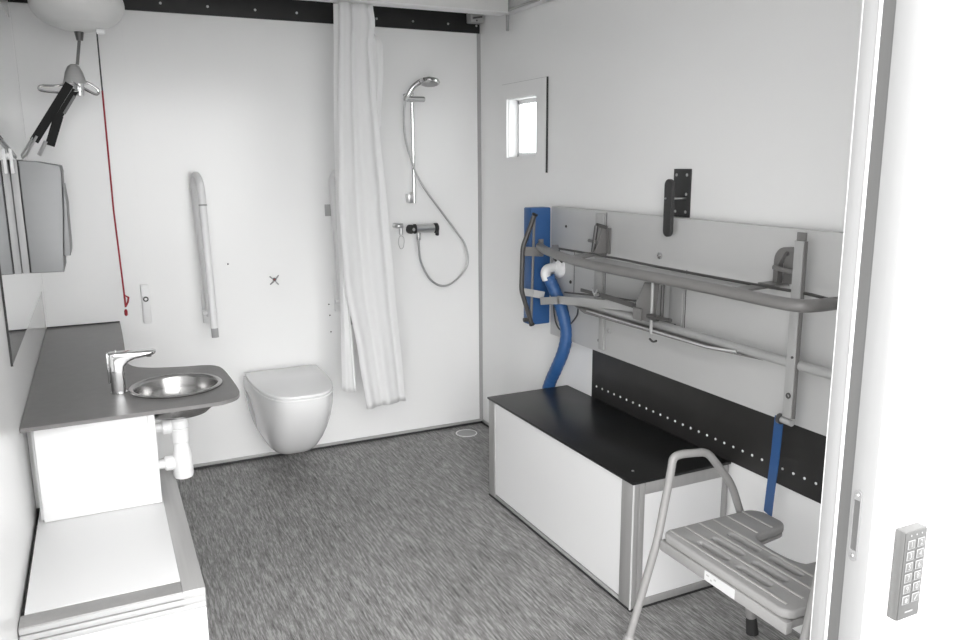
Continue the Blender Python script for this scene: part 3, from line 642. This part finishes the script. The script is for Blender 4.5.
# long tube loop
loop = [(-.145, -.93, 1.157), (-.223, -1.12, 1.16), (-.290, -1.391, 1.16), (-.318, -1.60, 1.16), (-.318, -1.862, 1.16), (-.310, -2.107, 1.16), (-.308, -2.32, 1.16), (-.312, -2.50, 1.160), (-.305, -2.575, 1.160), (-.27, -2.605, 1.160), (-.18, -2.608, 1.160), (-.07, -2.60, 1.160)]
g = MB(); g.tube(smoothpath(loop, 6), .0185, 14); g.build('rail_tube', M['grey'], t)
g = MB(); back = [(-.138, -1.03, 1.160), (-.125, -1.25, 1.160), (-.120, -1.50, 1.16), (-.132, -1.754, 1.16), (-.138, -2.0, 1.16), (-.136, -2.25, 1.16), (-.128, -2.45, 1.16), (-.16, -2.59, 1.16)]
g.tube(smoothpath(back, 5), .005, 8); g.build('back_rod', M['dkgrey'], t)
g = MB(); g.prism([tuple(p) for p in [(-.128, -1.42, 1.150), (-.136, -1.65, 1.150), (-.140, -2.0, 1.150), (-.138, -2.26, 1.150), (-.175, -2.26, 1.150), (-.235, -2.0, 1.150), (-.27, -1.65, 1.150), (-.245, -1.42, 1.150)]], (0, 0, .004)); g.build('tray_lip', M['ltgrey'], t)
g = MB(); g.bar((-.07, -1.30, 1.158), (-.27, -1.40, 1.160), .075, .006, (0, 1, 0)); g.build('cross_plate', M['grey'], t)
g = MB(); g.bar((-.07, -2.27, 1.156), (-.30, -2.30, 1.156), .055, .006, (0, 1, 0)); g.build('cross_plate', M['grey'], t)
g = MB(); g.bar((-.10, -.99, 1.165), (-.20, -1.16, 1.162), .03, .004, (0, 1, 0)); g.build('cross_plate', M['grey'], t)
for yy in (-1.04, -1.09):
    g = MB(); g.tube(smoothpath([(-.14, yy, 1.155), (-.14, yy, 1.12), (-.142, yy - .03, 1.105)], 4), .005, 8); g.build('catch_hook', M['dkgrey'], t)
# gusset brackets standing on the cross plates
def gusset(y):
    g = MB(); g.prism([(BF - .006, y, 1.160), (BF - .075, y, 1.160), (BF - .048, y, 1.21), (BF - .035, y, 1.275), (BF - .006, y, 1.275)], (0, -.005, 0)); g.build('gusset', M['grey'], t)
    MB().box(BF - .010, BF - .0125 + .0095, y - .028, y + .006, 1.16, 1.268, .002).build('gusset_plate', M['grey'], t)
    MB().tube([(BF - .030, y + .040, 1.278), (BF - .030, y - .025, 1.272)], .008, 10).build('pivot_pin', M['dkgrey'], t)
    MB().tube([(BF - .045, y + .075, 1.21), (BF - .045, y + .02, 1.208)], .007, 10).build('pivot_pin', M['grey'], t)
    MB().tube([(BF - .035, y + .035, 1.275), (BF - .05, y + .035, 1.165)], .009, 10).build('link_rod', M['dkgrey'], t)
gusset(-1.335)
y = -2.275
arch = [(BF - .004, y, 1.165), (BF - .004, y, 1.235)] + [(BF - .004, y - .045 + .045 * math.cos(a), 1.235 + .045 * math.sin(a)) for a in [PI * .5 * k / 6 for k in range(1, 7)]] + [(BF - .004, y - .075, 1.28), (BF - .004, y - .075, 1.268), (BF - .004, y - .045, 1.268), (BF - .004, y - .018, 1.225), (BF - .004, y - .018, 1.165)]
g = MB(); g.prism(arch, (-.022, 0, 0)); g.build('arched_bracket', M['grey'], t)
MB().box(BF - .010, BF - .003, -2.345, -2.30, 1.165, 1.268, .002).build('gusset_plate', M['grey'], t)
MB().tube([(BF - .035, -2.285, 1.215), (BF - .035, -2.36, 1.207)], .008, 10).build('pivot_pin', M['grey'], t)
MB().tube([(BF - .035, -2.36, 1.207), (BF - .035, -2.372, 1.206)], .012, 10).build('pin_head', M['grey'], t)
MB().lathe((BF - .010, -2.315, 1.258), [(.006, 0), (.006, .004)], (-1, 0, 0), 12).build('bolt', M['chrome'], t)
g = MB(); g.bar((BF - .035, -2.25, 1.162), (BF - .035, -2.325, 1.162), .055, .005, (1, 0, 0)); g.build('gusset_foot', M['grey'], t)
# tall flat bar at the right
MB().box(-.143, -.139, -2.447, -2.413, .775, 1.312, .001).build('upright_bar', M['ltgrey'], t)
MB().box(-.1385, -.128, -2.450, -2.446, .775, 1.312).build('bar_flange', M['grey'], t)
MB().box(-.138, -.128, -2.4455, -2.415, 1.300, 1.337, .002).build('bar_end', M['grey'], t)
MB().lathe((-.1435, -2.433, .845), [(.005, 0), (.009, 0), (.009, .003), (.005, .003)], (-1, 0, 0), 16, closed=True).build('bolt', M['dkgrey'], t)
MB().lathe((-.1435, -2.437, .965), [(.004, 0), (.004, .003)], (-1, 0, 0), 12).build('bolt', M['dkgrey'], t)
MB().tube([(-.125, -2.385, .757), (-.128, -2.44, .757)], .010, 12).build('pivot_pin', M['seam'], t)
MB().tube([(-.124, -2.385, .757), (-.1245, -2.397, .757)], .017, 12).build('pin_head', M['dkgrey'], t)
# lower tube and flat arm
g = MB(); g.tube([(-.12, -1.20, .940), (-.12, -2.95, .940)], .016, 14); g.build('lower_tube', M['ltgrey'], t)
g = MB(); g.prism([(-.115, -1.16, .926), (-.19, -1.38, .926), (-.17, -2.09, .926), (-.12, -2.30, .926)], (0, 0, -.004)); g.build('tray_plate', M['grey'], t)
g = MB(); g.tube([(-.165, -1.36, .926), (-.165, -2.09, .926), (-.135, -2.20, .930)], .0045, 8); g.build('tray_edge', M['board'], t)
g = MB(); g.bar((-.14, -.935, .900), (-.14, -1.10, .930), .034, .006); g.bar((-.14, -1.09, .930), (-.14, -1.74, 1.000), .036, .006); g.build('flat_arm', M['ltgrey'], t)
g = MB(); g.tube([(-.125, -1.12, .968), (-.13, -1.30, .985), (-.13, -1.74, 1.02)], .004, 8); g.build('link_rod', M['dkgrey'], t)
g = MB(); g.bar((-.15, -1.29, 1.005), (-.15, -1.44, 1.005), .014, .005); g.bar((-.15, -1.44, 1.005), (-.15, -1.75, .995), .020, .005); g.build('scissor_link', M['dkgrey'], t)
g = MB(); g.lathe((-.155, -1.43, 1.006), [(.006, 0), (.006, .02)], (-1, 0, 0), 10); g.bar((-.175, -1.41, 1.030), (-.175, -1.43, 1.006), .008, .004); g.bar((-.175, -1.45, 1.030), (-.175, -1.43, 1.006), .008, .004); g.build('wing_nut', M['steel'], t)
# centre latch mechanism
g = MB(); g.prism([(-.14, -1.70, .955), (-.14, -1.70, 1.02), (-.14, -1.745, 1.10), (-.14, -1.80, 1.10), (-.14, -1.79, 1.02), (-.14, -1.785, .955)], (-.03, 0, 0), bev=.003); g.build('latch_housing', M['grey'], t)
g = MB(); g.bar((-.176, -1.72, .955), (-.176, -1.72, 1.0), .05, .004, (0, 1, 0)); g.build('latch_cover', M['grey'], t)
g = MB(); g.tube([(-.18, -1.81, 1.15), (-.18, -1.81, .92)], .006, 10); g.build('latch_rod', M['ltgrey'], t)
g = MB(); g.tube([(-.15, -1.83, 1.10), (-.15, -1.83, .97)], .007, 10); g.build('latch_rod', M['dkgrey'], t)
g = MB(); g.tube([(-.19, -1.80, .985), (-.19, -1.93, .99)], .008, 10); g.tube([(-.19, -1.82, .985), (-.19, -1.86, .987)], .012, 10); g.build('latch_lever', M['dkgrey'], t)
g = MB(); g.tube(smoothpath([(-.17, -1.79, .895), (-.17, -1.81, .888), (-.17, -1.83, .895)], 4), .004, 8); g.build('catch_hook', M['dkgrey'], t)
for (y, z, r_, m_) in ((-1.685, 1.186, .013, 'chrome'), (-1.80, .935, .014, 'dkgrey'), (-1.052, 1.0, .008, 'dkgrey'), (-1.005, 1.25, .006, 'dkgrey'), (-1.365, .83, .010, 'seam'), (-1.29, .775, .008, 'dkgrey')):
    MB().lathe((BF - .001, y, z), [(r_, 0), (r_ * .95, r_ * .5), (r_ * .4, r_ * .9)], (-1, 0, 0), 14).build('bolt', M[m_], t)
g = MB(); g.tube(smoothpath([(-.10, -1.20, .93), (-.085, -1.17, .90), (-.055, -1.11, .85), (-.055, -1.04, .79), (-.055, -.98, .76), (-.055, -.93, .79), (-.055, -.91, .86), (-.056, -.915, .93)], 6), .0035, 8); g.build('cable', M['dkgrey'], t)
# blue strap hanging from the right
g = MB(); pp = [(-.104, -2.366, .750), (-.104, -2.361, .62), (-.104, -2.352, .50), (-.104, -2.347, .418)]
for a, c in zip(pp, pp[1:]): g.bar(a, c, .044, .003, (.25, 1, 0))
g.build('strap', M['blue'], t)['label'] = 'blue webbing strap hanging down'

# hose
t = thing('drain_hose', (-.10, -.94, .40), 'blue drain hose on a white elbow dropping behind the black topped box', 'hose')
g = MB(); g.lathe((BF, -.955, 1.054), [(.047, 0), (.047, .008), (.038, .022), (.020, .034)], (-1, 0, 0), 28); g.build('rosette', M['plastic'], t)
g = MB(); g.tube(smoothpath([(-.065, -.955, 1.054), (-.095, -.955, 1.057), (-.125, -.958, 1.050), (-.133, -.962, 1.030), (-.126, -.965, 1.005)], 5), [.022] * 21, 16); g.build('elbow', M['plastic'], t)
hp = [(-.118, -.963, 1.020), (-.101, -.975, .974), (-.081, -1.0, .904), (-.071, -1.03, .83), (-.063, -1.04, .755), (-.071, -1.03, .675), (-.081, -.99, .588), (-.080, -.935, .51), (-.09, -.915, .44), (-.09, -.91, .35)]
g = MB(); P_ = smoothpath(hp, 12); g.tube(P_, [.029 + .0008 * math.sin(i * 1.6) for i in range(len(P_))], 16); g.build('hose_tube', M['blue'], t)

# black hanging bracket above the table
t = thing('wall_bracket', (-.02, -1.75, 1.27), 'black metal plate with a rounded hanging bar on the right wall above the changing table', 'bracket')
MB().box(-.006, -.0005, -1.785, -1.690, 1.335, 1.512, .001).build('mounting_plate', M['blackplate'], t)
for (y, z) in ((-1.707, 1.49), (-1.765, 1.49), (-1.765, 1.42), (-1.707, 1.355), (-1.765, 1.355)): screw(t, (-.006, y, z), (-1, 0, 0), .006)
n = 10; ol = [(-.085, -1.775 + .022 * math.cos(PI * k / n), 1.455 + .022 * math.sin(PI * k / n)) for k in range(n + 1)] + [(-.085, -1.775 - .022 * math.cos(PI * k / n), 1.290 - .022 * math.sin(PI * k / n)) for k in range(n + 1)]
g = MB(); g.prism(ol, (-.014, 0, 0), bev=.002); g.build('hanging_bar', M['blackplate'], t)
g = MB(); g.tube([(-.006, -1.765, 1.405), (-.103, -1.765, 1.407)], .0035, 8); g.build('bolt', M['steel'], t)

# ------------------------------------------------------------------ shower stool
t = thing('shower_stool', (-.35, -2.58, 0), 'grey shower stool with tubular armrests and a horseshoe seat by the doorway', 'stool')
ZS = .421
def rc(cx, cy, r, a0, a1, n=6): return [(cx + r * math.cos(math.radians(a0 + (a1 - a0) * k / n)), cy + r * math.sin(math.radians(a0 + (a1 - a0) * k / n))) for k in range(n + 1)]
YT, YB, XF, XB = -2.338, -2.832, -.530, -.150
ol = []
ol += rc(XF + .035, YT - .035, .035, 180, 90)
ol += rc(XB - .05, YT - .05, .05, 90, 0)
ol += rc(XB - .035, -2.452 + .01 + .0, .035, 0, -80, 5)
ol += [(-.215, -2.482), (-.25, -2.486)]
ol += [(-.285 - .030 * math.sin(a), -2.58 + .094 * math.cos(a)) for a in [PI * k / 12 for k in range(1, 12)]]
ol += [(-.25, -2.674), (-.215, -2.678)]
ol += rc(XB - .035, -2.718, .035, 80, 0, 5)
ol += rc(XB - .05, YB + .05, .05, 0, -90)
ol += rc(XF + .035, YB + .035, .035, -90, -180)
holes = []
for x in (-.355, -.415, -.470):
    for a, b_ in ((-2.56, -2.44), (-2.715, -2.60)): holes.append(slot(x, a, b_, 0, .009))
g = MB(); g.prism([(x, y, ZS) for x, y in ol], (0, 0, .026), holes=[[(p[0], p[1], ZS) for p in h] for h in holes], bev=0)
# round the outer rim
es = [e for e in g.bm.edges if len(e.link_faces) == 2 and e.calc_face_angle(0) > 1.0 and abs(e.verts[0].co.z - e.verts[1].co.z) < 1e-4]
bmesh.ops.bevel(g.bm, geom=es, offset=.007, segments=3, affect='EDGES', profile=.5)
seat = g.build('seat', M['stool'], t, ang=40)
g = MB(); g.prism([(x * .94 - .022, -2.58 + (y + 2.58) * .94, ZS - .006) for x, y in ol], (0, 0, .008)); g.build('seat_underside', M['stool'], t)
for x, a, b_ in ((-.212, -2.47, -2.345), (-.212, -2.82, -2.70), (-.277, -2.475, -2.345), (-.277, -2.82, -2.69), (-.333, -2.80, -2.345), (-.388, -2.80, -2.345), (-.443, -2.80, -2.345), (-.500, -2.80, -2.345)):
    MB().box(x - .0035, x + .0035, a, b_, ZS + .0255, ZS + .0285, .0015).build('rib', M['rib'], t)
FL = [(-.525, -2.31, .40)]
def side(sgn):
    Y0 = -2.318 if sgn > 0 else -2.885
    o_ = .035 * sgn
    p = [(-.605, Y0 + o_, .035), (-.528, Y0, .395), (-.520, Y0, .43), (-.488, Y0, .60), (-.478, Y0, .668), (-.445, Y0, .672), (-.345, Y0, .662), (-.250, Y0, .550), (-.230, Y0, .515), (-.190, Y0, .42), (-.175, Y0, .38), (-.145, Y0 - .03 * sgn, .045)]
    g = MB(); P_ = fillet(p, .03, 7); g.tube(P_, .0125, 14); g.build('side_frame', M['stooltube'], t)
    for q, up in ((Vector(p[0]), Vector(p[1])), (Vector(p[-1]), Vector(p[-2]))):
        d = (q - up).normalized()
        g = MB(); g.lathe(q, [(.0165, 0), (.0165, .05), (.014, .055)], -d, 16); g.build('leg_sleeve', M['stooltube'], t)
        k = q.z / -d.z * 1.0 if d.z else .03
        g = MB(); g.lathe(q, [(.020, k - .003), (.018, .0), (.016, -.02)], d, 16); g.build('rubber_foot', M['ltgrey'] if q.x < -.3 else M['rubber'], t)
side(1); side(-1)
g = MB(); g.box(XF - .002, XF + .022, YB + .0, YT - .0, ZS - .034, ZS - .001, .004); g.build('front_rail', M['stool'], t)
MB().tube([(-.34, YT, .400), (-.34, YB, .400)], .011, 12).build('rear_rail', M['stooltube'], t)
for y in (YT - .02, YB + .02): MB().box(XF, -.165, y - .01, y + .01, ZS - .03, ZS - .007, .003).build('side_rail', M['stool'], t)
lb = MB().box(XF - .0035, XF - .0022, -2.655, -2.538, ZS - .030, ZS - .0015).build('sticker', M['white'], t); lb['label'] = 'white sticker on the seat edge'
for k, (a, w_) in enumerate(((-2.546, .010), (-2.562, .006), (-2.576, .008))): MB().box(XF - .0042, XF - .0034, a - w_, a, ZS - .014 - (k % 2) * .008, ZS - .010 - (k % 2) * .008).build('print_mark', M['ltgrey'], lb)

# ------------------------------------------------------------------ keypad on the outside wall
KX0, KX1, KZ0, KZ1 = -.588, -.521, .616, .812
KY = OY - .0125
t = thing('door_keypad', (-.54, KY, .616), 'slim grey door keypad with two columns of keys on the white outside wall', 'keypad')
MB().box(KX0, KX1, KY - .022, KY, KZ0, KZ1, .003).build('housing', M['keyside'], t)
MB().box(KX0 + .002, KX1 - .002, KY - .0235, KY - .0218, KZ0 + .002, KZ1 - .003, .0005).build('face_plate', M['keypad'], t)
def glyph(txt, x, z, size, parent, m_):
    c = bpy.data.curves.new('text', 'FONT'); c.body = txt; c.size = size; c.extrude = .0002; c.align_x = 'CENTER'; c.align_y = 'CENTER'; c.offset = .00025
    o = bpy.data.objects.new('text', c); COL.objects.link(o)
    me = bpy.data.meshes.new_from_object(o.evaluated_get(bpy.context.evaluated_depsgraph_get())); bpy.data.objects.remove(o)
    L = Vector(parent['_loc'])
    for v in me.vertices: v.co = Vector((x + v.co.x, KY - .0262 - v.co.z, z + v.co.y)) - L
    me.materials.clear(); me.materials.append(m_)
    q = bpy.data.objects.new('digit', me); COL.objects.link(q); q.parent = parent; q['_loc'] = parent['_loc']
G = [('1', '2'), ('3', '4'), ('5', '6'), ('7', '8'), ('9', '0'), ('A', 'B')]
for r_ in range(6):
    for c_ in range(2):
        kx = -.5545 + (-.0145 if c_ == 0 else .0145); kz = .783 - r_ * .0243
        k = MB().box(kx - .0105, kx + .0105, KY - .0255, KY - .0236, kz - .0095, kz + .0095, .0008).build('key', M['keywhite'], t)
        MB().box(kx - .0085, kx + .0085, KY - .0259, KY - .0252, kz - .0078, kz + .0078, .0002).build('key_inlay', M['keyside'], k)
        if r_ < 5: glyph(G[r_][c_], kx, kz, .0165, k, M['keywhite'])
        elif c_ == 0:
            g = MB(); yy = KY - .026; g.prism([(kx - .005, yy, kz), (kx, yy, kz + .006), (kx + .005, yy, kz), (kx + .0035, yy, kz), (kx + .0035, yy, kz - .005), (kx - .0035, yy, kz - .005), (kx - .0035, yy, kz)], (0, -.0004, 0)); g.build('symbol', M['keywhite'], k)
        else: MB().bar((kx - .004, KY - .0262, kz - .005), (kx + .004, KY - .0262, kz + .006), .003, .0004, (1, 0, 0)).build('symbol', M['keywhite'], k)
for k in range(3): MB().lathe((-.5705 + .016 * k, KY - .0235, .802), [(.002, 0), (.002, .001)], (0, -1, 0), 10).build('indicator', M['keywhite'], t)
MB().box(-.5665, -.5425, KY - .0242, KY - .0234, .631, .634).build('logo_bar', M['keywhite'], t)
t.location.z += .007; t.location.x -= .001

# ------------------------------------------------------------------ light
SKY0, SKY1 = 4.8, 4.3
w = bpy.data.worlds.new('overcast_sky'); S.world = w; w.use_nodes = True
bg = w.node_tree.nodes['Background']; bg.inputs[0].default_value = (1, 1, 1, 1); bg.inputs[1].default_value = 1.0
# even overcast sky with a broad bright patch low behind the open doorway, where the sun stands behind the cloud
nt = w.node_tree; tc = nt.nodes.new('ShaderNodeTexCoord')
dp = nt.nodes.new('ShaderNodeVectorMath'); dp.operation = 'DOT_PRODUCT'; dp.inputs[1].default_value = Vector((-.22, -1, .27)).normalized()
nm = nt.nodes.new('ShaderNodeVectorMath'); nm.operation = 'NORMALIZE'
mr = nt.nodes.new('ShaderNodeMapRange'); mr.interpolation_type = 'SMOOTHSTEP'
mr.inputs['From Min'].default_value = .80; mr.inputs['From Max'].default_value = 1.0
mr.inputs['To Min'].default_value = SKY0; mr.inputs['To Max'].default_value = SKY0 + SKY1
nt.links.new(tc.outputs['Generated'], nm.inputs[0]); nt.links.new(nm.outputs[0], dp.inputs[0])
nt.links.new(dp.outputs['Value'], mr.inputs['Value']); nt.links.new(mr.outputs[0], bg.inputs[1])

for o in bpy.data.objects:
    if '_loc' in o: del o['_loc']

# ------------------------------------------------------------------ camera
cam = bpy.data.cameras.new('camera'); co = bpy.data.objects.new('camera', cam); COL.objects.link(co)
rt = Vector((0.90101266, -0.43373312, -0.0071942)); up = Vector((0.09225082, 0.17537886, 0.9801694)); fw = Vector((0.42387022, 0.88380871, -0.1980308))
Mx = Matrix((rt, up, -fw)).transposed().to_4x4(); Mx.translation = Vector((-1.97660695, -4.10403706, 1.55)); co.matrix_world = Mx
cam.sensor_width = 36; cam.lens = 792.5455 / 960 * 36; cam.clip_start = .05
S.camera = co
S.view_settings.view_transform = 'Standard'; S.view_settings.look = 'None'; S.view_settings.gamma = 1; S.view_settings.exposure = 0; S.view_settings.use_curve_mapping = False
